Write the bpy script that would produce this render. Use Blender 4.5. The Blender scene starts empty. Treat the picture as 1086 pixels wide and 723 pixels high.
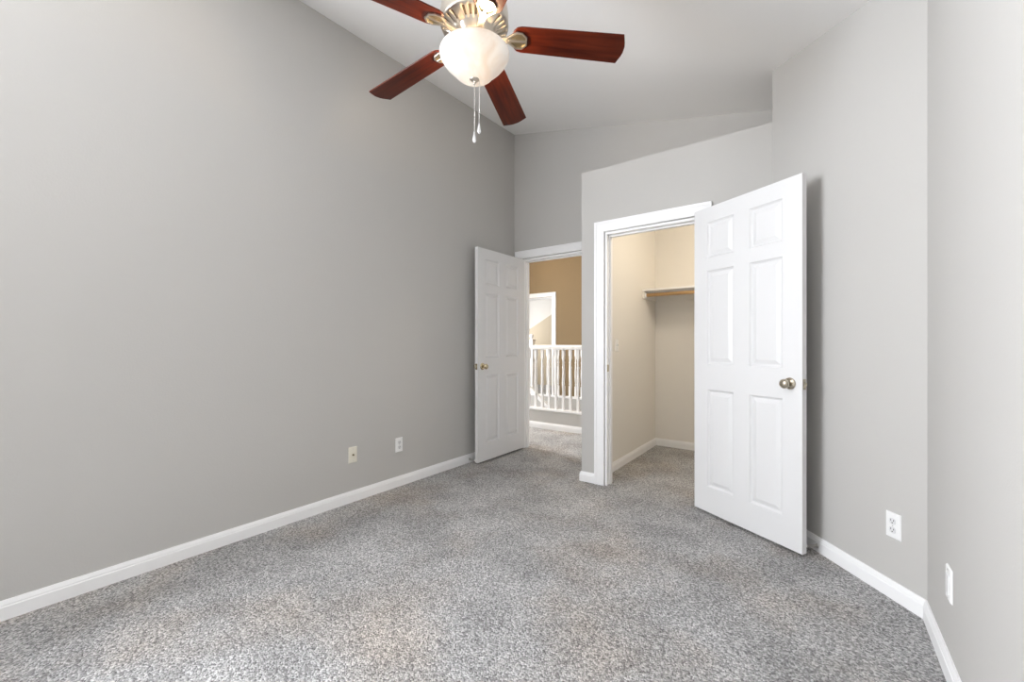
import bpy, bmesh, math, random
from mathutils import Vector, Matrix

S = bpy.context.scene
COL = S.collection
random.seed(7)

# ------------------------------------------------------------------ camera
F_PX, CAM_H, YAW = 440.0, 1.14, math.radians(36.5)
cam = bpy.data.objects.new('camera', bpy.data.cameras.new('camera'))
COL.objects.link(cam)
cam.location = (0, 0, CAM_H)
cam.rotation_euler = (math.pi / 2, 0, YAW)
cam.data.sensor_width = 36.0
cam.data.lens = 36.0 * F_PX / 1086.0
cam.data.shift_y = 3.0 / 1086.0
cam.data.clip_start = 0.02
S.camera = cam

# ------------------------------------------------------------------ view, world, daylight
S.view_settings.view_transform = 'Standard'
S.view_settings.look = 'None'
S.view_settings.gamma = 1.0
S.view_settings.use_curve_mapping = False
S.view_settings.exposure = -0.15
S.cycles.use_denoising = True
S.cycles.max_bounces = 10
S.cycles.diffuse_bounces = 8
S.cycles.sample_clamp_indirect = 6.0

W = bpy.data.worlds.new('world')
S.world = W
W.use_nodes = True
_bg = W.node_tree.nodes['Background']
_sky = W.node_tree.nodes.new('ShaderNodeTexSky')
_sky.sky_type = 'HOSEK_WILKIE'
_sky.turbidity = 4.0
_sky.sun_direction = (0.3, 0.6, 0.75)
W.node_tree.links.new(_sky.outputs[0], _bg.inputs[0])
_bg.inputs[1].default_value = 0.4


def area(name, loc, target, sx, sy, watts, color, spread=180):
    d = bpy.data.lights.new(name, 'AREA')
    d.shape = 'RECTANGLE'
    d.size, d.size_y, d.energy, d.color = sx, sy, watts, color
    d.spread = math.radians(spread)
    o = bpy.data.objects.new(name, d)
    COL.objects.link(o)
    o.location = loc
    o.rotation_euler = (Vector(target) - Vector(loc)).to_track_quat('-Z', 'Y').to_euler()
    return o


def point(name, loc, watts, color, radius):
    d = bpy.data.lights.new(name, 'POINT')
    d.energy, d.color, d.shadow_soft_size = watts, color, radius
    o = bpy.data.objects.new(name, d)
    COL.objects.link(o)
    o.location = loc
    return o


WARM = (1.0, 0.80, 0.58)
# daylight by the left wall's window, an added hall fill, far room daylight
area('window_daylight', (-2.66, -0.84, 1.95), (0.3, -0.15, 2.25), 1.5, 1.5, 255, (0.92, 0.945, 1.0), 162)
area('hall_cool_fill', (-5.4, 4.3, 1.7), (-2.5, 4.6, 0.6), 0.8, 1.2, 140, (0.95, 0.97, 1.0))  # added fill towards the curb; the hall has no such window
area('far_room_daylight', (-7.2, 8.6, 1.7), (-4.4, 9.0, 1.5), 1.0, 1.3, 60, (0.95, 0.97, 1.0))

# ------------------------------------------------------------------ materials
def mat(name, color, rough=0.6, metal=0.0, bump=None, spec=0.5, emit=None):
    m = bpy.data.materials.new(name)
    m.use_nodes = True
    nt = m.node_tree
    b = nt.nodes['Principled BSDF']
    b.inputs['Base Color'].default_value = (*color, 1)
    b.inputs['Roughness'].default_value = rough
    b.inputs['Metallic'].default_value = metal
    b.inputs['Specular IOR Level'].default_value = spec
    if emit:
        b.inputs['Emission Color'].default_value = (*emit[0], 1)
        b.inputs['Emission Strength'].default_value = emit[1]
    if bump:
        tc = nt.nodes.new('ShaderNodeTexCoord')
        n = nt.nodes.new('ShaderNodeTexNoise')
        n.inputs['Scale'].default_value = bump[0]
        n.inputs['Detail'].default_value = 3
        bp = nt.nodes.new('ShaderNodeBump')
        bp.inputs['Strength'].default_value = bump[1]
        bp.inputs['Distance'].default_value = bump[2]
        nt.links.new(tc.outputs['Object'], n.inputs['Vector'])
        nt.links.new(n.outputs['Fac'], bp.inputs['Height'])
        nt.links.new(bp.outputs['Normal'], b.inputs['Normal'])
    return m


M = {}
M['wall'] = mat('wall_paint', (0.500, 0.489, 0.468), 0.75, bump=(130, 0.12, 0.004), spec=0.3)
M['ceiling'] = mat('ceiling_paint', (0.83, 0.82, 0.805), 0.85, bump=(90, 0.15, 0.004), spec=0.2)
M['tan'] = mat('tan_paint', (0.25, 0.182, 0.105), 0.8, bump=(130, 0.1, 0.004), spec=0.2)
M['cream'] = mat('cream_shade', (0.60, 0.51, 0.38), 0.8, spec=0.2)
M['closet'] = mat('closet_paint', (0.77, 0.745, 0.70), 0.8, bump=(130, 0.1, 0.004), spec=0.2)
M['trim'] = mat('trim_paint', (0.86, 0.86, 0.86), 0.35)
M['door'] = mat('door_paint', (0.71, 0.71, 0.71), 0.4, bump=(60, 0.05, 0.002))
M['plate'] = mat('white_plastic', (0.84, 0.84, 0.83), 0.3)
M['ivory'] = mat('ivory_plastic', (0.76, 0.73, 0.63), 0.35)
M['slot'] = mat('slot_dark', (0.03, 0.03, 0.03), 0.6)
M['socket'] = mat('socket_plastic', (0.70, 0.70, 0.70), 0.35)
M['nickel'] = mat('brushed_nickel', (0.62, 0.56, 0.48), 0.28, 1.0)
M['vent_dark'] = mat('vent_dark', (0.10, 0.075, 0.05), 0.6, 0.3)
M['iron_fill'] = mat('bracket_bronze', (0.30, 0.25, 0.16), 0.4, 1.0)
M['brass'] = mat('antique_brass', (0.62, 0.53, 0.36), 0.25, 1.0)
M['satin'] = mat('satin_nickel', (0.52, 0.47, 0.38), 0.25, 1.0)
M['steel'] = mat('steel', (0.62, 0.61, 0.58), 0.3, 1.0)
M['rubber'] = mat('white_rubber', (0.78, 0.78, 0.76), 0.6)
M['glass'] = mat('window_glass', (0.9, 0.95, 0.95), 0.05)
M['glass'].node_tree.nodes['Principled BSDF'].inputs['Transmission Weight'].default_value = 1.0
M['crystal'] = mat('crystal', (0.93, 0.93, 0.93), 0.05)
M['crystal'].node_tree.nodes['Principled BSDF'].inputs['Transmission Weight'].default_value = 0.6
M['chain'] = mat('chain_metal', (0.80, 0.78, 0.74), 0.3, 0.6)
M['lamp_glass'] = mat('lamp_glass', (0.9, 0.88, 0.84), 0.4, emit=((1.0, 0.8, 0.55), 3.0))


def wood(name, dark, light, rough, scale=(3, 40, 40)):
    m = mat(name, dark, rough)
    nt = m.node_tree
    b = nt.nodes['Principled BSDF']
    tc = nt.nodes.new('ShaderNodeTexCoord')
    mp = nt.nodes.new('ShaderNodeMapping')
    mp.inputs['Scale'].default_value = scale
    n = nt.nodes.new('ShaderNodeTexNoise')
    n.inputs['Scale'].default_value = 1.0
    n.inputs['Detail'].default_value = 5
    n.inputs['Distortion'].default_value = 0.6
    r = nt.nodes.new('ShaderNodeValToRGB')
    r.color_ramp.elements[0].position = 0.35
    r.color_ramp.elements[0].color = (*dark, 1)
    r.color_ramp.elements[1].position = 0.7
    r.color_ramp.elements[1].color = (*light, 1)
    L = nt.links.new
    L(tc.outputs['Object'], mp.inputs['Vector'])
    L(mp.outputs['Vector'], n.inputs['Vector'])
    L(n.outputs['Fac'], r.inputs['Fac'])
    L(r.outputs['Color'], b.inputs['Base Color'])
    return m


M['cherry'] = wood('cherry_wood', (0.040, 0.0050, 0.0022), (0.105, 0.0165, 0.0050), 0.30)
M['cherry'].node_tree.nodes['Principled BSDF'].inputs['Specular IOR Level'].default_value = 0.18
M['dowel'] = wood('pine_dowel', (0.46, 0.27, 0.11), (0.58, 0.37, 0.17), 0.5)
M['oak'] = wood('oak_wood', (0.36, 0.20, 0.07), (0.50, 0.30, 0.12), 0.5)


def carpet():
    m = mat('grey_carpet', (0.3, 0.3, 0.3), 0.95, spec=0.1)
    nt = m.node_tree
    b = nt.nodes['Principled BSDF']
    L = nt.links.new
    tc = nt.nodes.new('ShaderNodeTexCoord')

    def noise(scale, detail, rough=0.5):
        n = nt.nodes.new('ShaderNodeTexNoise')
        n.inputs['Scale'].default_value = scale
        n.inputs['Detail'].default_value = detail
        n.inputs['Roughness'].default_value = rough
        L(tc.outputs['Object'], n.inputs['Vector'])
        return n
    fleck = noise(85, 4, 0.78)
    ramp = nt.nodes.new('ShaderNodeValToRGB')
    e = ramp.color_ramp.elements
    e[0].position, e[0].color = 0.33, (0.085, 0.084, 0.085, 1)
    e[1].position, e[1].color = 0.66, (0.74, 0.735, 0.73, 1)
    mid = ramp.color_ramp.elements.new(0.5)
    mid.color = (0.37, 0.365, 0.36, 1)
    tuft = nt.nodes.new('ShaderNodeTexVoronoi')
    tuft.inputs['Scale'].default_value = 160
    L(tc.outputs['Object'], tuft.inputs['Vector'])
    sep = nt.nodes.new('ShaderNodeSeparateColor')
    L(tuft.outputs['Color'], sep.inputs[0])
    cell = nt.nodes.new('ShaderNodeMapRange')
    cell.inputs['To Min'].default_value, cell.inputs['To Max'].default_value = 0.33, 0.68
    L(sep.outputs[0], cell.inputs['Value'])
    both = nt.nodes.new('ShaderNodeMix')
    both.inputs[0].default_value = 0.42
    L(cell.outputs['Result'], both.inputs[2])
    L(fleck.outputs['Fac'], both.inputs[3])
    L(both.outputs[0], ramp.inputs['Fac'])
    patch = noise(3.2, 3)
    pr = nt.nodes.new('ShaderNodeMapRange')
    pr.inputs['From Min'].default_value, pr.inputs['From Max'].default_value = 0.35, 0.65
    pr.inputs['To Min'].default_value, pr.inputs['To Max'].default_value = 0.85, 1.13
    L(patch.outputs['Fac'], pr.inputs['Value'])
    mul = nt.nodes.new('ShaderNodeMix')
    mul.data_type, mul.blend_type = 'RGBA', 'MULTIPLY'
    mul.inputs[0].default_value = 1.0
    L(ramp.outputs['Color'], mul.inputs[6])
    L(pr.outputs['Result'], mul.inputs[7])
    brown_patch = noise(1.7, 4)  # brownish tint in large random patches
    sr = nt.nodes.new('ShaderNodeMapRange')
    sr.inputs['From Min'].default_value, sr.inputs['From Max'].default_value = 0.48, 0.68
    sr.inputs['To Min'].default_value, sr.inputs['To Max'].default_value = 0.0, 1.0
    L(brown_patch.outputs['Fac'], sr.inputs['Value'])
    tint = nt.nodes.new('ShaderNodeMix')
    tint.data_type, tint.blend_type = 'RGBA', 'MULTIPLY'
    tint.inputs[7].default_value = (0.97, 0.90, 0.83, 1)
    L(sr.outputs['Result'], tint.inputs[0])
    L(mul.outputs[2], tint.inputs[6])
    L(tint.outputs[2], b.inputs['Base Color'])
    bp = nt.nodes.new('ShaderNodeBump')
    bp.inputs['Strength'].default_value = 0.7
    bp.inputs['Distance'].default_value = 0.01
    L(tuft.outputs['Distance'], bp.inputs['Height'])
    bp.invert = True
    L(bp.outputs['Normal'], b.inputs['Normal'])
    return m


M['carpet'] = carpet()


def bowl_material():
    m = bpy.data.materials.new('alabaster_glass')
    m.use_nodes = True
    nt = m.node_tree
    L = nt.links.new
    b = nt.nodes['Principled BSDF']
    out = nt.nodes['Material Output']
    tc = nt.nodes.new('ShaderNodeTexCoord')
    n = nt.nodes.new('ShaderNodeTexNoise')
    n.inputs['Scale'].default_value = 9
    n.inputs['Detail'].default_value = 4
    n.inputs['Distortion'].default_value = 1.2
    L(tc.outputs['Object'], n.inputs['Vector'])
    r = nt.nodes.new('ShaderNodeValToRGB')
    r.color_ramp.elements[0].position, r.color_ramp.elements[0].color = 0.35, (0.84, 0.77, 0.70, 1)
    r.color_ramp.elements[1].position, r.color_ramp.elements[1].color = 0.62, (0.92, 0.90, 0.87, 1)
    L(n.outputs['Fac'], r.inputs['Fac'])
    L(r.outputs['Color'], b.inputs['Base Color'])
    b.inputs['Roughness'].default_value = 0.35
    L(r.outputs['Color'], b.inputs['Emission Color'])
    b.inputs['Emission Strength'].default_value = 0.50
    tr = nt.nodes.new('ShaderNodeBsdfTranslucent')
    dm = nt.nodes.new('ShaderNodeMix')
    dm.data_type, dm.blend_type = 'RGBA', 'MULTIPLY'
    dm.inputs[0].default_value = 1.0
    dm.inputs[7].default_value = (0.24, 0.24, 0.24, 1)
    L(r.outputs['Color'], dm.inputs[6])
    L(dm.outputs[2], tr.inputs['Color'])
    mx = nt.nodes.new('ShaderNodeMixShader')
    mx.inputs[0].default_value = 0.45
    L(b.outputs[0], mx.inputs[1])
    L(tr.outputs[0], mx.inputs[2])
    L(mx.outputs[0], out.inputs['Surface'])
    return m


M['bowl'] = bowl_material()

# ------------------------------------------------------------------ mesh helpers
class MB:
    def __init__(self):
        self.v, self.f, self.s = [], [], []

    def add(self, vs, fs, smooth=False):
        o = len(self.v)
        self.v += [tuple(p) for p in vs]
        self.f += [tuple(i + o for i in f) for f in fs]
        self.s += [smooth] * len(fs)
        return self

    def box(self, x0, x1, y0, y1, z0, z1):
        return self.prism([(x0, y0), (x1, y0), (x1, y1), (x0, y1)], z0, z1)

    def prism(self, poly, z0, z1):
        """footprint polygon (counter-clockwise) from z0 to z1; either may be a function of (x, y)"""
        g = lambda z, p: z(*p) if callable(z) else z
        n = len(poly)
        vs = [(*p, g(z0, p)) for p in poly] + [(*p, g(z1, p)) for p in poly]
        fs = [tuple(range(n - 1, -1, -1)), tuple(range(n, 2 * n))]
        fs += [(i, (i + 1) % n, n + (i + 1) % n, n + i) for i in range(n)]
        return self.add(vs, fs)

    def lathe(self, prof, seg=32, center=(0, 0, 0), axis='Z', smooth=True):
        vs, fs = [], []
        for r, z in prof:
            for k in range(seg):
                a = 2 * math.pi * k / seg
                c, s = r * math.cos(a), r * math.sin(a)
                p = {'Z': (c, s, z), 'Y': (c, z, -s), 'X': (z, c, s)}[axis]
                vs.append(tuple(p[i] + center[i] for i in range(3)))
        for j in range(len(prof) - 1):
            for k in range(seg):
                k2 = (k + 1) % seg
                fs.append((j * seg + k, j * seg + k2, (j + 1) * seg + k2, (j + 1) * seg + k))
        if prof[0][0] > 1e-6:
            fs.append(tuple(range(seg - 1, -1, -1)))
        if prof[-1][0] > 1e-6:
            fs.append(tuple((len(prof) - 1) * seg + k for k in range(seg)))
        return self.add(vs, fs, smooth)

    def tube(self, a, b, r, seg=10, r2=None):
        a, b = Vector(a), Vector(b)
        q = (b - a).to_track_quat('Z', 'Y')
        vs = []
        for p, rr in ((a, r), (b, r if r2 is None else r2)):
            for k in range(seg):
                t = 2 * math.pi * k / seg
                vs.append(tuple(p + q @ Vector((rr * math.cos(t), rr * math.sin(t), 0))))
        fs = [(k, (k + 1) % seg, seg + (k + 1) % seg, seg + k) for k in range(seg)]
        fs += [tuple(range(seg - 1, -1, -1)), tuple(range(seg, 2 * seg))]
        return self.add(vs, fs, True)

    def sweep(self, prof, p0, p1, n, m0=0.0, m1=0.0):
        """profile of (out, up) swept from p0 to p1 along the floor; n = outward 2D normal; m0/m1 = mitre per unit of out"""
        d = Vector((p1[0] - p0[0], p1[1] - p0[1])).normalized()
        vs = []
        for p, mt in ((p0, m0), (p1, m1)):
            for o, u in prof:
                vs.append((p[0] + n[0] * o + d.x * mt * o, p[1] + n[1] * o + d.y * mt * o, u))
        k = len(prof)
        fs = [(i, (i + 1) % k, k + (i + 1) % k, k + i) for i in range(k)]
        fs += [tuple(range(k - 1, -1, -1)), tuple(range(k, 2 * k))]
        return self.add(vs, fs)

    def build(self, name, material, parent=None, bevel=None, fix=True):
        me = bpy.data.meshes.new(name)
        me.from_pydata(self.v, [], self.f)
        me.polygons.foreach_set('use_smooth', self.s)
        if fix:
            bm = bmesh.new()
            bm.from_mesh(me)
            bmesh.ops.remove_doubles(bm, verts=bm.verts, dist=1e-6)
            bmesh.ops.recalc_face_normals(bm, faces=bm.faces)
            bm.to_mesh(me)
            bm.free()
        me.materials.append(material)
        o = bpy.data.objects.new(name, me)
        COL.objects.link(o)
        if parent is not None:
            o.parent = parent
        if bevel:
            b = o.modifiers.new('bevel', 'BEVEL')
            b.width, b.segments, b.limit_method, b.angle_limit = bevel, 2, 'ANGLE', math.radians(40)
            b.harden_normals = False
        return o


def tag(o, label=None, cat=None, group=None, kind=None):
    for k, val in (('label', label), ('category', cat), ('group', group), ('kind', kind)):
        if val:
            o[k] = val
    return o


def thing(name, loc, label, cat, rz=0.0, group=None, kind=None):
    o = bpy.data.objects.new(name, None)
    o.empty_display_size = 0.05
    COL.objects.link(o)
    o.location = loc
    o.rotation_euler = (0, 0, rz)
    return tag(o, label, cat, group, kind)


def struct(name, mb, material, label=None, **kw):
    return tag(mb.build(name, material, **kw), label, kind='structure')


# ------------------------------------------------------------------ room shell
XL, XR, YB, YF = -2.712, 0.36, -2.3, 3.709        # left, right, back and far wall faces
YC, XC, ZC = 3.13, -1.593, 2.56                    # closet box: front face, left corner, ledge height
T = 0.115
A0, A1 = Vector((-0.24, YC)), Vector((XR, 2.399))  # the diagonal wall
AU = (A1 - A0).normalized()
AN = Vector((AU.y, -AU.x))                         # towards the room is -x,-y
if AN.x > 0:
    AN = -AN
ceil_z = lambda x, y: 2.723 - 0.2208 * x + 0.0353 * y

# floor and ceiling
fl = MB()
fl.box(-7.0, 0.7, YB - T, 4.88, -0.12, 0.0)
fl_o = struct('floor', fl, M['carpet'], 'grey flecked carpet')
struct('floor_landing', MB().box(-8.6, -1.5, 6.02, 10.1, -0.12, 0.0), M['carpet'])
c = MB()
c.prism([(XL - T, YB - T), (0.75, YB - T), (0.75, YF + T), (XL - T, YF + T)], ceil_z, lambda x, y: ceil_z(x, y) + 0.1)
struct('ceiling', c, M['ceiling'], 'sloped pale grey ceiling')

# left, right, diagonal wall
LY0, LY1, LZ0, LZ1 = -1.62, -0.04, 1.15, 2.75        # window in the left wall, beside the camera and out of frame
b = MB()
b.box(XL - T, XL, YB - T, LY0, 0, ceil_z).box(XL - T, XL, LY1, YF + T, 0, ceil_z)
b.box(XL - T, XL, LY0, LY1, 0, LZ0).box(XL - T, XL, LY0, LY1, LZ1, ceil_z)
struct('wall_left', b, M['wall'])
struct('wall_right', MB().box(XR, XR + T, YB - T, A1.y, 0, ceil_z), M['wall'])
o2 = -AN * T
struct('wall_corner', MB().prism([tuple(A0), tuple(A1), (A1.x + T, A1.y), tuple(A0 + o2)], 0, ceil_z), M['wall'])

# back wall behind the camera
struct('wall_back', MB().box(XL, XR, YB - T, YB, 0, ceil_z), M['wall'])


def window(name, loc, rz, hw, hh, label):
    w = thing(name, loc, label, 'window', rz, kind='structure')
    f = MB()
    f.box(-hw, -hw + .05, -.03, .03, 0, hh).box(hw - .05, hw, -.03, .03, 0, hh).box(-hw + .05, hw - .05, -.03, .03, 0, .05)
    f.box(-hw + .05, hw - .05, -.03, .03, hh - .05, hh).box(-.03, .03, -.028, .028, .05, hh - .05)
    f.build('window_frame', M['trim'], w)
    MB().box(-hw + .05, -.03, -.004, .004, .05, hh - .05).build('window_pane', M['glass'], w)
    MB().box(.03, hw - .05, -.004, .004, .05, hh - .05).build('window_pane', M['glass'], w)


window('window_1', (XL - .06, (LY0 + LY1) / 2, LZ0), math.pi / 2, (LY1 - LY0) / 2, LZ1 - LZ0, 'white framed sliding window in the left wall')

# far wall with the entry opening; above the closet it stands on the ledge
EX0, EX1, EZ = -2.602, -1.83, 2.06
b = MB()
b.box(XL, EX0, YF, YF + T, 0, ceil_z).box(EX1, XC, YF, YF + T, 0, ceil_z)
b.box(EX0, EX1, YF, YF + T, EZ, ceil_z).box(XC, 0.72, YF, YF + T, ZC, ceil_z)
struct('wall_far', b, M['wall'])

# closet box
CX0, CX1, CZ = -1.383, -0.683, 2.035
XI, YI = -1.485, 4.73                              # closet interior: left face, back face
b = MB()
b.box(XC, CX0, YC, YC + T, 0, ZC).box(CX1, 0.3, YC, YC + T, 0, ZC).box(CX0, CX1, YC, YC + T, CZ, ZC)
struct('wall_closet_front', b, M['wall'])
XM = -1.54                                         # the wall's two faces carry the bedroom's and the closet's paint
struct('wall_closet_left', MB().box(XM, XI, YC + T, YI + T, 0, ZC - .1), M['closet'])
struct('wall_vestibule', MB().box(XC, XM, YC + T, YF + T, 0, ZC).box(XC, XM, YF + T, YI + T, 0, 2.92), M['wall'])
struct('wall_closet_back', MB().box(XI, 0.56, YI, YI + T, 0, 2.9), M['closet'])
struct('wall_closet_right', MB().box(0.45, 0.56, YC + T, YI, 0, ZC - .1), M['closet'])
struct('ceiling_closet', MB().box(XM, 0.56, YC + T, YF + T, ZC - .1, ZC).box(XM, .56, YF + T, YI, ZC - .1, ZC), M['closet'])

# hall beyond the entry: ceiling, end walls, stairwell, tan wall with a doorway, the room behind
HZ = 2.92
YT = 7.0
struct('ceiling_hall', MB().box(-7.0, -1.4, YF + T, YT, HZ, HZ + .1), M['ceiling'])
struct('wall_hall_left', MB().box(-7.1, -7.0, YF, YT, -2.7, HZ), M['tan'])
struct('wall_hall_near', MB().box(-7.0, XL - T, YF, YF + T, 0, HZ), M['wall'])
struct('wall_hall_right', MB().box(XC, XI, YI + T, YT, -2.7, HZ), M['tan'])
DX0, DX1, DZ = -5.10, -4.20, 2.06
b = MB()
b.box(-7.0, DX0, YT, YT + T, 0, HZ).box(DX1, XI, YT, YT + T, 0, HZ).box(DX0, DX1, YT, YT + T, DZ, HZ)
struct('wall_hall_far', b, M['tan'])
struct('wall_stairwell', MB().box(-7.0, XC, 4.83, 4.88, -2.7, -.12).box(-7.0, XC, 6.02, 6.07, -2.7, -.12), M['wall'])
struct('floor_stairwell', MB().box(-7.0, XC, 4.88, 6.02, -2.8, -2.7), M['carpet'])
b = MB()
b.box(-8.6, -3.0, 10.0, 10.1, 0, HZ).box(-8.6, -8.5, YT + T, 10.0, 0, HZ).box(-3.1, -3.0, YT + T, 10.0, 0, HZ)
b.box(-8.6, -7.0, YT, YT + T, 0, HZ)
struct('wall_far_room', b, M['closet'])
struct('ceiling_far_room', MB().box(-8.6, -3.0, YT, 10.1, HZ, HZ + .1), M['ceiling'])
# raked half wall, put in for a diagonal shade on the far room's back wall
h = MB()
h.add([(-8.0, 9.75, 0), (-5.15, 9.75, 0), (-5.15, 9.75, 2.33), (-8.0, 9.75, 0.80),
       (-8.0, 9.99, 0), (-5.15, 9.99, 0), (-5.15, 9.99, 2.33), (-8.0, 9.99, 0.80)],
      [(0, 1, 2, 3), (7, 6, 5, 4), (0, 4, 5, 1), (1, 5, 6, 2), (2, 6, 7, 3), (3, 7, 4, 0)])
struct('wall_raked_shade', h, M['cream'])

# ------------------------------------------------------------------ casings
def casing(name, x0, x1, ztop, yface, depth, w=0.088, t=0.018, jamb=True):
    """flat casing round an opening in a wall whose room face is at yface, plus the jamb lining and stop"""
    m = MB()
    y0, y1 = yface - t, yface
    r = 0.006
    for a, b_ in ((x0 - w, x0 - r), (x1 + r, x1 + w)):
        m.box(a, b_, y0, y1, 0, ztop + r)
    m.box(x0 - w, x1 + w, y0, y1, ztop + r, ztop + w)
    # raised outer bead
    for a, b_ in ((x0 - w, x0 - w + .02), (x1 + w - .02, x1 + w)):
        m.box(a, b_, y0 - .004, y0, 0, ztop + w)
    m.box(x0 - w + .02, x1 + w - .02, y0 - .004, y0, ztop + w - .02, ztop + w)
    j = 0.018
    m.box(x0 - 0.004, x0 + j - .004, yface, yface + depth, 0, ztop)
    m.box(x1 - j + .004, x1 + .004, yface, yface + depth, 0, ztop)
    m.box(x0 + j - .004, x1 - j + .004, yface, yface + depth, ztop - j, ztop)
    ys = yface + 0.045
    m.box(x0 + j - .004, x0 + j + .008, ys, ys + .035, 0, ztop - j)
    m.box(x1 - j - .008, x1 - j + .004, ys, ys + .035, 0, ztop - j)
    m.box(x0 + j + .008, x1 - j - .008, ys, ys + .035, ztop - j - .012, ztop - j)
    return struct(name, m, M['trim'], bevel=0.002)


casing('trim_1', EX0, EX1, EZ, YF, T)
casing('trim_2', CX0, CX1, CZ, YC, T)
casing('trim_3', DX0, DX1, DZ, YT, T)

# ------------------------------------------------------------------ baseboards
BP = [(0, 0), (.014, 0), (.014, .054), (.0115, .058), (.0115, .064), (.006, .080), (0, .080)]


def base(name, segs, mat_='trim'):
    m = MB()
    for p0, p1, n, m0, m1 in segs:
        m.sweep(BP, p0, p1, n, m0, m1)
    return struct(name, m, M[mat_])


base('baseboard_left', [((XL, YB), (XL, YF), (1, 0), 0, 0)])
base('baseboard_back', [((XL, YB), (XR, YB), (0, 1), 0, 0)])
ha = math.atan2(AU.x, -AU.y)                        # angle between diagonal and right wall
mt = math.tan(ha / 2)
base('baseboard_right', [((XR, YB), (XR, A1.y), (-1, 0), 0, -mt)])
base('baseboard_corner', [(tuple(A0), tuple(A1), tuple(AN), 0, -mt)])
base('baseboard_closet_front', [((XC, YC), (CX0 - .088, YC), (0, -1), -1, 0), ((XC, YC), (XC, YF), (-1, 0), -1, 0),
                                ((CX1 + .088, YC), (-.24, YC), (0, -1), 0, 0)])
base('baseboard_closet_inside', [((XI, YC + T), (XI, YI), (1, 0), 0, -1), ((XI, YI), (.45, YI), (0, -1), 1, 0)])

# ------------------------------------------------------------------ doors
def door_slab(w_, h_, t):
    """six-panel door: hinge edge at x=0, faces at y=0 and y=t"""
    m = MB()
    xs = [0, .148 * w_, .425 * w_, .575 * w_, .852 * w_, w_]
    zs = [0, .170, .818, .988, 1.608, 1.692, 1.932, h_]
    prof = [(0.0, 0.0), (0.004, 0.006), (0.012, 0.0125), (0.017, 0.0125), (0.040, 0.003)]
    for y, s in ((0, 1), (t, -1)):
        for i in range(5):
            for j in range(7):
                x0, x1, z0, z1 = xs[i], xs[i + 1], zs[j], zs[j + 1]
                if i in (1, 3) and j in (1, 3, 5):
                    rings = [[(x0 + a, y + s * d, z0 + a), (x1 - a, y + s * d, z0 + a),
                              (x1 - a, y + s * d, z1 - a), (x0 + a, y + s * d, z1 - a)] for a, d in prof]
                    vs = [p for r in rings for p in r]
                    fs = []
                    for k in range(len(rings) - 1):
                        for q in range(4):
                            fs.append((4 * k + q, 4 * k + (q + 1) % 4, 4 * k + 4 + (q + 1) % 4, 4 * k + 4 + q))
                    n = 4 * (len(rings) - 1)
                    fs.append((n, n + 1, n + 2, n + 3))
                    m.add(vs, fs)
                else:
                    m.add([(x0, y, z0), (x1, y, z0), (x1, y, z1), (x0, y, z1)], [(0, 1, 2, 3)])
    for i in range(5):
        for z in (0, h_):
            m.add([(xs[i], 0, z), (xs[i + 1], 0, z), (xs[i + 1], t, z), (xs[i], t, z)], [(0, 1, 2, 3)])
    for j in range(7):
        for x in (0, w_):
            m.add([(x, 0, zs[j]), (x, t, zs[j]), (x, t, zs[j + 1]), (x, 0, zs[j + 1])], [(0, 1, 2, 3)])
    return m


KNOB = [(.0, .062), (.012, .0615), (.020, .058), (.0255, .051), (.0265, .045), (.024, .038), (.017, .032), (.012, .028), (.0105, .022), (.0115, .010)]
ROSE = [(.0, .0115), (.014, .0115), (.020, .010), (.028, .006), (.032, .003), (.033, 0.0)]


def door(name, loc, rz, w_, label, metal):
    t, h_ = .035, 2.032
    o = thing(name, loc, label, 'door', rz, kind='structure')
    door_slab(w_, h_, t).build('door_panel', M['door'], o)
    kx, kz = w_ - .066, .905
    for y, s in ((0, -1), (t, 1)):
        r = MB().lathe([(a, s * b_) for a, b_ in ROSE], 28, (kx, y, kz), 'Y').build('rosette', M[metal], o)
        MB().lathe([(a, s * b_) for a, b_ in KNOB], 28, (kx, y, kz), 'Y').build('knob', M[metal], r)
    l = MB().box(w_ - .0005, w_ + .0015, .006, .029, kz - .028, kz + .028).build('latch_plate', M[metal], o)
    MB().prism([(w_ + .001, .010), (w_ + .012, .022), (w_ + .001, .025)], kz - .009, kz + .009).build('latch_bolt', M[metal], l)
    return o


# bedroom door, open against the left wall: local x runs from the hinge at the far wall towards the camera
d1 = door('door_1', (-2.608, 3.700, .02), -math.pi / 2, .762, 'white six-panel entry door standing open against the left wall', 'brass')
for z in (.22, 1.02, 1.80):
    MB().tube((-.004, -.005, z - .045), (-.004, -.005, z + .045), .006).box(-.002, .0, .001, .031, z - .045, z + .045).build('hinge', M['brass'], d1)

# closet door, swung out towards the diagonal wall
ang = math.atan2(2.692 - 3.061, -.069 + .693)
d2 = door('door_2', (-.693, 3.061, .018), ang, .722, 'bright white six-panel closet door swung wide open into the room', 'satin')
for z in (.22, 1.02, 1.80):
    MB().tube((-.004, .040, z - .045), (-.004, .040, z + .045), .006).box(-.002, .0, .004, .034, z - .045, z + .045).build('hinge', M['brass'], d2)

# strike plate on the closet's left jamb
s_ = MB().box(CX0 + .0135, CX0 + .0155, YC + .008, YC + .036, .915, .972)
tag(s_.build('strike_plate', M['brass']), 'small metal strike plate on the closet door jamb', 'strike plate')

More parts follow.
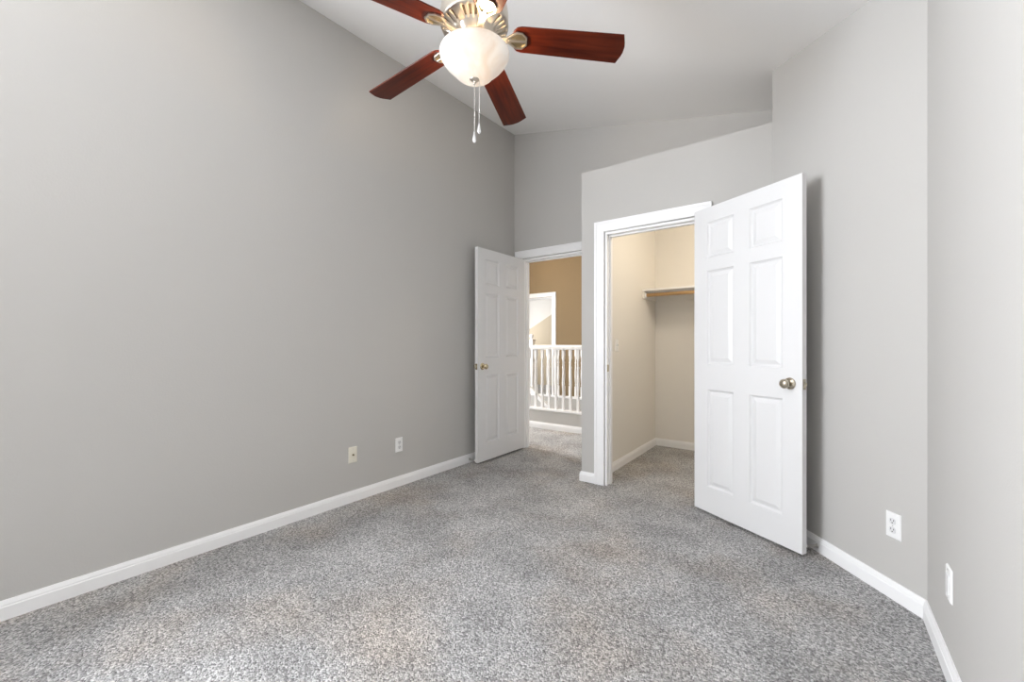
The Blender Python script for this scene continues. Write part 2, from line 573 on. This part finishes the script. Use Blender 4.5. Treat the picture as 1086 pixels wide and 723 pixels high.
# ------------------------------------------------------------------ ceiling fan
FX, FY, FZ = -1.218, 1.369, 2.446
fan = thing('ceiling_fan', (FX, FY, FZ), 'five-blade cherry wood ceiling fan with a lit glass bowl under the sloped ceiling', 'ceiling fan')
zc = ceil_z(FX, FY) - FZ
MPROF = [(.0, .222), (.05, .222), (.10, .217), (.132, .197), (.146, .162), (.149, .127), (.147, .097), (.150, .090), (.146, .082),
         (.138, .0765), (.100, .0565), (.092, .052), (.090, .042), (.078, .038), (.076, .016), (.0, .016)]
MSEG = 120
motor = MB().lathe(MPROF, MSEG).build('motor_housing', M['nickel'], fan)
motor.data.materials.append(M['vent_dark'])
bm = bmesh.new(); bm.from_mesh(motor.data)
ring = {}
for f_ in bm.faces:                                  # vent slots sunk into the sloping underside
    cc = f_.calc_center_median()
    if .100 < math.hypot(cc.x, cc.y) < .138 and .058 < cc.z < .075:
        ring[int((math.atan2(cc.y, cc.x) % (2 * math.pi)) / (2 * math.pi) * MSEG)] = f_
for k in range(0, MSEG, 4):
    if k % 24 == 20:
        continue
    fs_ = [ring[q] for q in (k, k + 1) if q in ring]
    g = bmesh.ops.extrude_face_region(bm, geom=fs_)
    bmesh.ops.delete(bm, geom=fs_, context='FACES_ONLY')
    bmesh.ops.translate(bm, vec=(0, 0, .009), verts=[e for e in g['geom'] if isinstance(e, bmesh.types.BMVert)])
    for e in g['geom']:
        if isinstance(e, bmesh.types.BMFace):
            e.material_index = 1
            e.smooth = False
bm.to_mesh(motor.data); bm.free()
MB().lathe([(.013, .20), (.013, zc - .02)], 20).build('downrod', M['nickel'], fan)
MB().lathe([(.022, zc - .085), (.055, zc - .07), (.070, zc - .03), (.070, zc + .004)], 32).build('canopy', M['nickel'], fan)
# light kit
MB().lathe([(.055, .018), (.058, -.004), (.066, -.010), (.066, -.024), (.0, -.026)], 36).build('light_fitter', M['nickel'], fan)
BOWL = [(.1500, -.026), (.1530, -.034), (.1505, -.045), (.1410, -.060), (.1280, -.077), (.1130, -.092), (.1000, -.1025), (.0910, -.112),
        (.0830, -.123), (.0690, -.134), (.0480, -.141), (.0250, -.1445), (.0, -.145)]
bl = MB().lathe(BOWL, 64)
bowl = bl.build('glass_bowl', M['bowl'], fan, fix=False)
_bm = bmesh.new(); _bm.from_mesh(bowl.data)
_top = [f_ for f_ in _bm.faces if len(f_.verts) > 4]
bmesh.ops.delete(_bm, geom=_top, context='FACES_ONLY')
bmesh.ops.remove_doubles(_bm, verts=_bm.verts, dist=1e-6)
bmesh.ops.recalc_face_normals(_bm, faces=_bm.faces)
_bm.to_mesh(bowl.data); _bm.free()
_sm = bowl.modifiers.new('thick', 'SOLIDIFY'); _sm.thickness = .004; _sm.offset = -1
MB().lathe([(.0, -.168), (.004, -.166), (.006, -.161), (.004, -.157), (.007, -.154), (.016, -.149), (.021, -.145), (.021, -.1425), (.0, -.1425)], 24).build('finial', M['nickel'], fan)
for (cx_, cy_, zb) in ((.0, .0, -.375), (.0165, .0125, -.335)):
    ch = MB()
    ch.tube((cx_, cy_, -.15), (cx_, cy_, zb), .001, 8)
    for i in range(int((-.15 - zb) / .016)):
        ch.lathe([(.0, .0018), (.0016, .0008), (.0016, -.0008), (.0, -.0018)], 8, (cx_, cy_, -.155 - .016 * i))
    co = ch.build('pull_chain', M['chain'], fan)
    MB().lathe([(.0, .008), (.0022, .004), (.003, -.004), (.0065, -.020), (.0088, -.030), (.0085, -.038), (.005, -.045), (.0, -.048)], 14,
               (cx_, cy_, zb)).build('crystal_drop', M['crystal'], co)

PHI0 = 38.17
def bent(vs, pitch):
    c_, s_n = math.cos(pitch), math.sin(pitch)
    return [(x, y * c_ - z * s_n, y * s_n + z * c_) for x, y, z in vs]


PITCH, DROOP = math.radians(-11.4), math.radians(4.24)
half = [(.165, .0), (.167, .022), (.174, .042), (.186, .0555), (.205, .0615), (.40, .0655), (.645, .0705), (.659, .032), (.663, .014)]
outline = half + [(x, -y) for x, y in reversed(half[1:])]
n_ = len(outline)
bt = .0055
blade_v = bent([(x, y, bt / 2) for x, y in outline] + [(x, y, -bt / 2) for x, y in outline], PITCH)
blade_f = [tuple(range(n_)), tuple(range(2 * n_ - 1, n_ - 1, -1))] + [(n_ + i, n_ + (i + 1) % n_, (i + 1) % n_, i) for i in range(n_)]
blade_me = None
outer = [(.150, .018), (.184, .041), (.212, .039), (.232, .019), (.232, -.019), (.212, -.039), (.184, -.041), (.150, -.018)]
inner = [(.162, .015), (.187, .0325), (.209, .031), (.2245, .0155), (.2245, -.0155), (.209, -.031), (.187, -.0325), (.162, -.015)]


def iron_mesh():
    m_ = MB()
    zt, zb_ = -bt / 2 - .0005, -bt / 2 - .0075
    k = len(outer)
    vs = bent([(x, y, z) for z in (zt, zb_) for ring in (outer, inner) for x, y in ring], PITCH)
    fs = []
    for i in range(k):
        j = (i + 1) % k
        fs += [(i, j, k + j, k + i), (2 * k + j, 2 * k + i, 3 * k + i, 3 * k + j), (i, 2 * k + i, 2 * k + j, j), (k + j, 3 * k + j, 3 * k + i, k + i)]
    m_.add(vs, fs)
    # centre rib across the plate and the arm to the flywheel
    m_.add(bent([(.150, .006, zt), (.229, .004, zt), (.229, -.004, zt), (.150, -.006, zt),
                 (.150, .006, zb_ - .003), (.229, .004, zb_ - .001), (.229, -.004, zb_ - .001), (.150, -.006, zb_ - .003)], PITCH),
           [(0, 1, 2, 3), (7, 6, 5, 4), (0, 4, 5, 1), (1, 5, 6, 2), (2, 6, 7, 3), (3, 7, 4, 0)])
    st = [(.060, .012, -.018, .004), (.090, .012, -.016, .004), (.125, .014, -.010, .004), (.160, .018, -.0065, .004)]
    vs, fs = [], []
    for i, (x, w_, z, t_) in enumerate(st):
        p = PITCH * min(1, max(0, (x - .09) / .06))
        vs += bent([(x, w_, z + t_), (x, -w_, z + t_), (x, -w_, z - t_), (x, w_, z - t_)], p)
    for i in range(len(st) - 1):
        for q in range(4):
            fs.append((4 * i + q, 4 * i + (q + 1) % 4, 4 * i + 4 + (q + 1) % 4, 4 * i + 4 + q))
    fs += [(3, 2, 1, 0), tuple(4 * (len(st) - 1) + q for q in range(4))]
    m_.add(vs, fs)
    return m_


def fill_mesh():
    m_ = MB()
    k = len(inner)
    zt, zb_ = -bt / 2 - .0003, -bt / 2 - .002
    m_.add(bent([(x, y, zt) for x, y in inner] + [(x, y, zb_) for x, y in inner], PITCH),
           [tuple(range(k)), tuple(range(2 * k - 1, k - 1, -1))] + [(k + i, k + (i + 1) % k, (i + 1) % k, i) for i in range(k)])
    return m_


protos = {}
for k in range(5):
    if k == 0:
        bo = MB().add(blade_v, blade_f).build('blade', M['cherry'], fan, bevel=.0012)
        io = iron_mesh().build('blade_bracket', M['nickel'], bo, bevel=.0012)
        fo = fill_mesh().build('bracket_plate', M['iron_fill'], bo)
        protos = (bo, io, fo)
    else:
        bo = protos[0].copy(); COL.objects.link(bo); bo.parent = fan
        for src in protos[1:]:
            q = src.copy(); COL.objects.link(q); q.parent = bo
    bo.location = (0, 0, .05)
    bo.rotation_euler = (0, DROOP, math.radians(PHI0 + 72 * k))
point('fan_bulb', (FX, FY, FZ - .048), 24, (1.0, 0.76, 0.48), .03)

# ------------------------------------------------------------------ closet shelf, rod, light, switch
sh = thing('closet_shelf', (XI, 4.30, 1.69), 'white closet shelf with a wooden hanging rod on the back wall', 'shelf')
MB().box(.0, 1.93, .0, .43, .0, .018).build('shelf_board', M['trim'], sh, bevel=.002)
MB().box(.0, .019, .002, .43, -.075, .0).build('cleat', M['closet'], sh)
MB().box(.019, 1.93, .411, .43, -.075, .0).build('cleat', M['closet'], sh)
MB().tube((.022, .045, -.040), (1.92, .045, -.040), .0175, 20).build('hanging_rod', M['dowel'], sh)
MB().lathe([(.028, .018), (.030, .024), (.024, .032), (.0, .032)], 24, (0, .045, -.040), 'X').build('rod_socket', M['trim'], sh)

cl = thing('ceiling_light', (-.45, 3.62, ZC - .1), 'round flush light on the closet ceiling', 'ceiling light')
MB().lathe([(.0, -.001), (.11, -.001), (.11, -.02), (.0, -.02)], 32).build('base', M['trim'], cl)
MB().lathe([(.10, -.02), (.10, -.05), (.075, -.085), (.04, -.10), (.0, -.105)], 32).build('shade', M['lamp_glass'], cl)
point('closet_bulb', (-.45, 3.62, ZC - .36), 23, (1.0, 0.885, 0.73), .09)

hl = thing('ceiling_light', (-3.0, 4.35, HZ), 'round flush light on the hall ceiling', 'ceiling light')
MB().lathe([(.0, -.001), (.13, -.001), (.13, -.02), (.0, -.02)], 32).build('base', M['trim'], hl)
MB().lathe([(.12, -.02), (.12, -.05), (.09, -.09), (.04, -.11), (.0, -.115)], 32).build('shade', M['lamp_glass'], hl)
point('hall_bulb', (-3.0, 4.35, HZ - .22), 50, WARM, .08)
point('hall_far_fill', (-4.3, 6.3, HZ - .22), 7, WARM, .08)  # added warm fill at the hall's far end, no fixture there


def plate_thing(name, loc, rz, label, cat, kind_, material='plate', group=None):
    """a wall plate: local x across, local -y out of the wall, z up; origin at the plate's centre"""
    o = thing(name, loc, label, cat, rz, group)
    w_, h_, t = .035, .0575, .006
    MB().add([(-w_, 0, -h_), (w_, 0, -h_), (w_, 0, h_), (-w_, 0, h_),
              (-w_ + .004, -t, -h_ + .004), (w_ - .004, -t, -h_ + .004), (w_ - .004, -t, h_ - .004), (-w_ + .004, -t, h_ - .004)],
             [(0, 1, 2, 3), (7, 6, 5, 4), (0, 4, 5, 1), (1, 5, 6, 2), (2, 6, 7, 3), (3, 7, 4, 0)]).build('cover_plate', M[material], o, bevel=.001)
    screws = [0.0]
    if kind_ == 'outlet':
        for zc_ in (.0195, -.0195):
            pts = []
            for k in range(24):
                a = 2 * math.pi * k / 24
                pts.append((max(-.0145, min(.0145, .0172 * math.cos(a))), .0145 * math.sin(a) * 1.0))
            vs = [(x, -t + .001, zc_ + z) for x, z in pts] + [(x, -t - .002, zc_ + z) for x, z in pts]
            so = MB().add(vs, [tuple(range(24)), tuple(range(47, 23, -1))] + [(24 + i, 24 + (i + 1) % 24, (i + 1) % 24, i) for i in range(24)])
            so = so.build('socket', M['socket'], o)
            sl = MB()
            sl.box(-.0075, -.0050, -t - .0026, -t - .001, zc_ + .0005, zc_ + .0090)
            sl.box(.0050, .0075, -t - .0026, -t - .001, zc_ + .0005, zc_ + .0080)
            sl.lathe([(.0028, -t - .0026), (.0028, -t - .001)], 12, (0, 0, zc_ - .0065), 'Y', False)
            sl.build('socket_holes', M['slot'], so)
    elif kind_ == 'decora':
        MB().box(-.0165, .0165, -t - .003, -t + .001, -.0335, .0335).build('insert', M['socket'], o, bevel=.001)
        screws = [.048, -.048]
    elif kind_ == 'coax':
        MB().lathe([(.0075, -t + .001), (.0075, -t - .003), (.0048, -t - .003), (.0048, -t - .011), (.0, -t - .011)], 12, (0, 0, 0), 'Y', False).build('coax_jack', M['iron_fill'], o)
        screws = [.042, -.042]
    elif kind_ == 'switch':
        MB().add([(-.005, -t, -.012), (.005, -t, -.012), (.005, -t, .012), (-.005, -t, .012),
                  (-.004, -t - .013, .002), (.004, -t - .013, .002), (.004, -t - .011, .010), (-.004, -t - .011, .010)],
                 [(0, 1, 2, 3), (7, 6, 5, 4), (0, 4, 5, 1), (1, 5, 6, 2), (2, 6, 7, 3), (3, 7, 4, 0)]).build('toggle', M['plate'], o)
        screws = [.030, -.030]
    for z in screws:
        MB().lathe([(.0032, -t + .0005), (.0028, -t - .0012), (.0, -t - .0014)], 12, (0, 0, z), 'Y').build('screw', M['steel'], o)
    return o


R90 = math.pi / 2
plate_thing('cable_outlet', (XL, 1.727, .338), R90, 'cream cable wall plate with one dark jack on the left wall', 'wall outlet', 'coax', 'ivory')
plate_thing('power_outlet', (XL, 2.138, .330), R90, 'white power outlet on the left wall beside the cream cable plate', 'wall outlet', 'outlet')
pa = A0 + AU * .803
plate_thing('power_outlet', (pa.x, pa.y, .327), math.atan2(AU.y, AU.x), 'white duplex power outlet on the diagonal wall by the closet door', 'wall outlet', 'outlet')
plate_thing('wall_plate', (XR, 2.028, .321), -R90, 'white wall plate seen edge-on low on the right wall', 'wall outlet', 'decora')
plate_thing('light_switch', (XI, 3.613, 1.127), R90, 'white toggle light switch on the closet side wall', 'light switch', 'switch')


def door_stop(loc, rz, label):
    o = thing('door_stop', loc, label, 'door stop', rz)
    m_ = MB().lathe([(.011, .0), (.011, .004), (.006, .007)], 16, (0, 0, 0), 'X')
    L_ = .058
    for i in range(90):
        a, a2 = i * 2 * math.pi / 9, (i + 1) * 2 * math.pi / 9
        x, x2 = .006 + L_ * i / 90, .006 + L_ * (i + 1) / 90
        m_.tube((x, .0052 * math.cos(a), .0052 * math.sin(a)), (x2, .0052 * math.cos(a2), .0052 * math.sin(a2)), .0015, 6)
    m_.build('spring', M['steel'], o)
    MB().lathe([(.0065, .062), (.0075, .064), (.0075, .074), (.005, .077), (.0, .077)], 16, (0, 0, 0), 'X').build('tip', M['rubber'], o)
    return o


door_stop((XL + .0142, 2.96, .035), 0, 'spring door stop on the left baseboard beside the open entry door')
pa = A0 + AU * .385 + AN * .0142
door_stop((pa.x, pa.y, .035), math.atan2(AN.y, AN.x), 'spring door stop on the baseboard behind the closet door')

# ------------------------------------------------------------------ hall railings
BAL = [(.0155, .22), (.0155, .24), (.019, .25), (.012, .262), (.0155, .30), (.018, .36), (.016, .46), (.013, .58), (.0155, .60), (.012, .62), (.012, .64),
       (.0155, .655)]


def baluster(h_):
    m_ = MB()
    s = .016
    m_.box(-s, s, -s, s, 0, .17)
    k = (h_ - .02) / .82
    m_.lathe([(.016, .17), (.010, .185), (.017, .20), (.012, .215), (.0135, .25), (.0185, .33), (.017, .42), (.0125, .54), (.0165, .56), (.011, .58),
              (.0115, .64), (.0165, .66), (.016, .67)], 12)
    m_.box(-s, s, -s, s, .67, h_)
    return m_


def railing(y, x0, x1, n, xs0, step, label, curb_label=None):
    o = thing('stair_railing', ((x0 + x1) / 2, y, .262), label, 'railing')
    a, b_ = x0 - (x0 + x1) / 2, x1 - (x0 + x1) / 2
    MB().box(a, b_, -.055, .055, -.022, .008).build('bottom_rail', M['trim'], o, bevel=.004)
    hr = MB()
    pr = [(-.030, .800), (.030, .800), (.034, .815), (.034, .835), (.026, .852), (.012, .858), (-.012, .858), (-.026, .852), (-.034, .835), (-.034, .815)]
    vs = [(a, p, z) for p, z in pr] + [(b_, p, z) for p, z in pr]
    k = len(pr)
    hr.add(vs, [tuple(range(k)), tuple(range(2 * k - 1, k - 1, -1))] + [(k + i, k + (i + 1) % k, (i + 1) % k, i) for i in range(k)])
    hr.build('handrail', M['trim'], o)
    proto = None
    for i in range(n):
        x = xs0 + step * i - (x0 + x1) / 2
        if proto is None:
            q = proto = baluster(.802 - .008).build('baluster', M['trim'], o)
        else:
            q = proto.copy(); COL.objects.link(q); q.parent = o
        q.location = (x, 0, .008)
    return o


YR = 4.80
struct('wall_curb', MB().box(-7.0, XC, YR - .048, YR + .048, 0, .24), M['wall'])
base('baseboard_hall', [((-7.0, YR - .048), (XC, YR - .048), (0, -1), 0, 0), ((XC, YF + T), (XC, YR - .048), (-1, 0), 0, 0)])
railing(YR, -4.6, XC, 25, -3.252 - .1085 * 10, .1085, 'white turned-baluster railing at the hall edge just beyond the entry')
YR2 = 6.08
struct('wall_curb_far', MB().box(-7.0, XC, YR2 - .048, YR2 + .048, 0, .24), M['wall'])
far = railing(YR2, -4.10, XC, 21, -3.96, .1085, 'white railing across the stairwell, seen between the near balusters')
nw = MB()
nw.box(-.045, .045, -.045, .045, -.24, .93)
nw.box(-.055, .055, -.055, .055, .93, .955)
nw.lathe([(.030, .955), (.022, .965), (.018, .975), (.034, .995), (.040, 1.015), (.034, 1.036), (.015, 1.050), (.0, 1.054)], 20)
npost = tag(nw.build('newel_post', M['trim'], far), 'newel post with ball finial')
npost.location = (-4.07 - (-4.10 + XC) / 2, 0, 0)
# sloping stair handrail coming down into the well from the newel
sr = thing('stair_handrail', (-3.98, 5.6, .58), 'white sloping stair rail behind the left balusters of the railing', 'handrail')
q = MB()
L0, L1 = Vector((-.45, 0, .36)), Vector((1.0, 0, -.80))
for (dz0, dz1, hy_) in ((-.035, .035, .03),):
    q.add([(L0.x, -hy_, L0.z + dz0), (L1.x, -hy_, L1.z + dz0), (L1.x, -hy_, L1.z + dz1), (L0.x, -hy_, L0.z + dz1),
           (L0.x, hy_, L0.z + dz0), (L1.x, hy_, L1.z + dz0), (L1.x, hy_, L1.z + dz1), (L0.x, hy_, L0.z + dz1)],
          [(0, 1, 2, 3), (7, 6, 5, 4), (0, 4, 5, 1), (1, 5, 6, 2), (2, 6, 7, 3), (3, 7, 4, 0)])
q.build('rail', M['trim'], sr, bevel=.008)
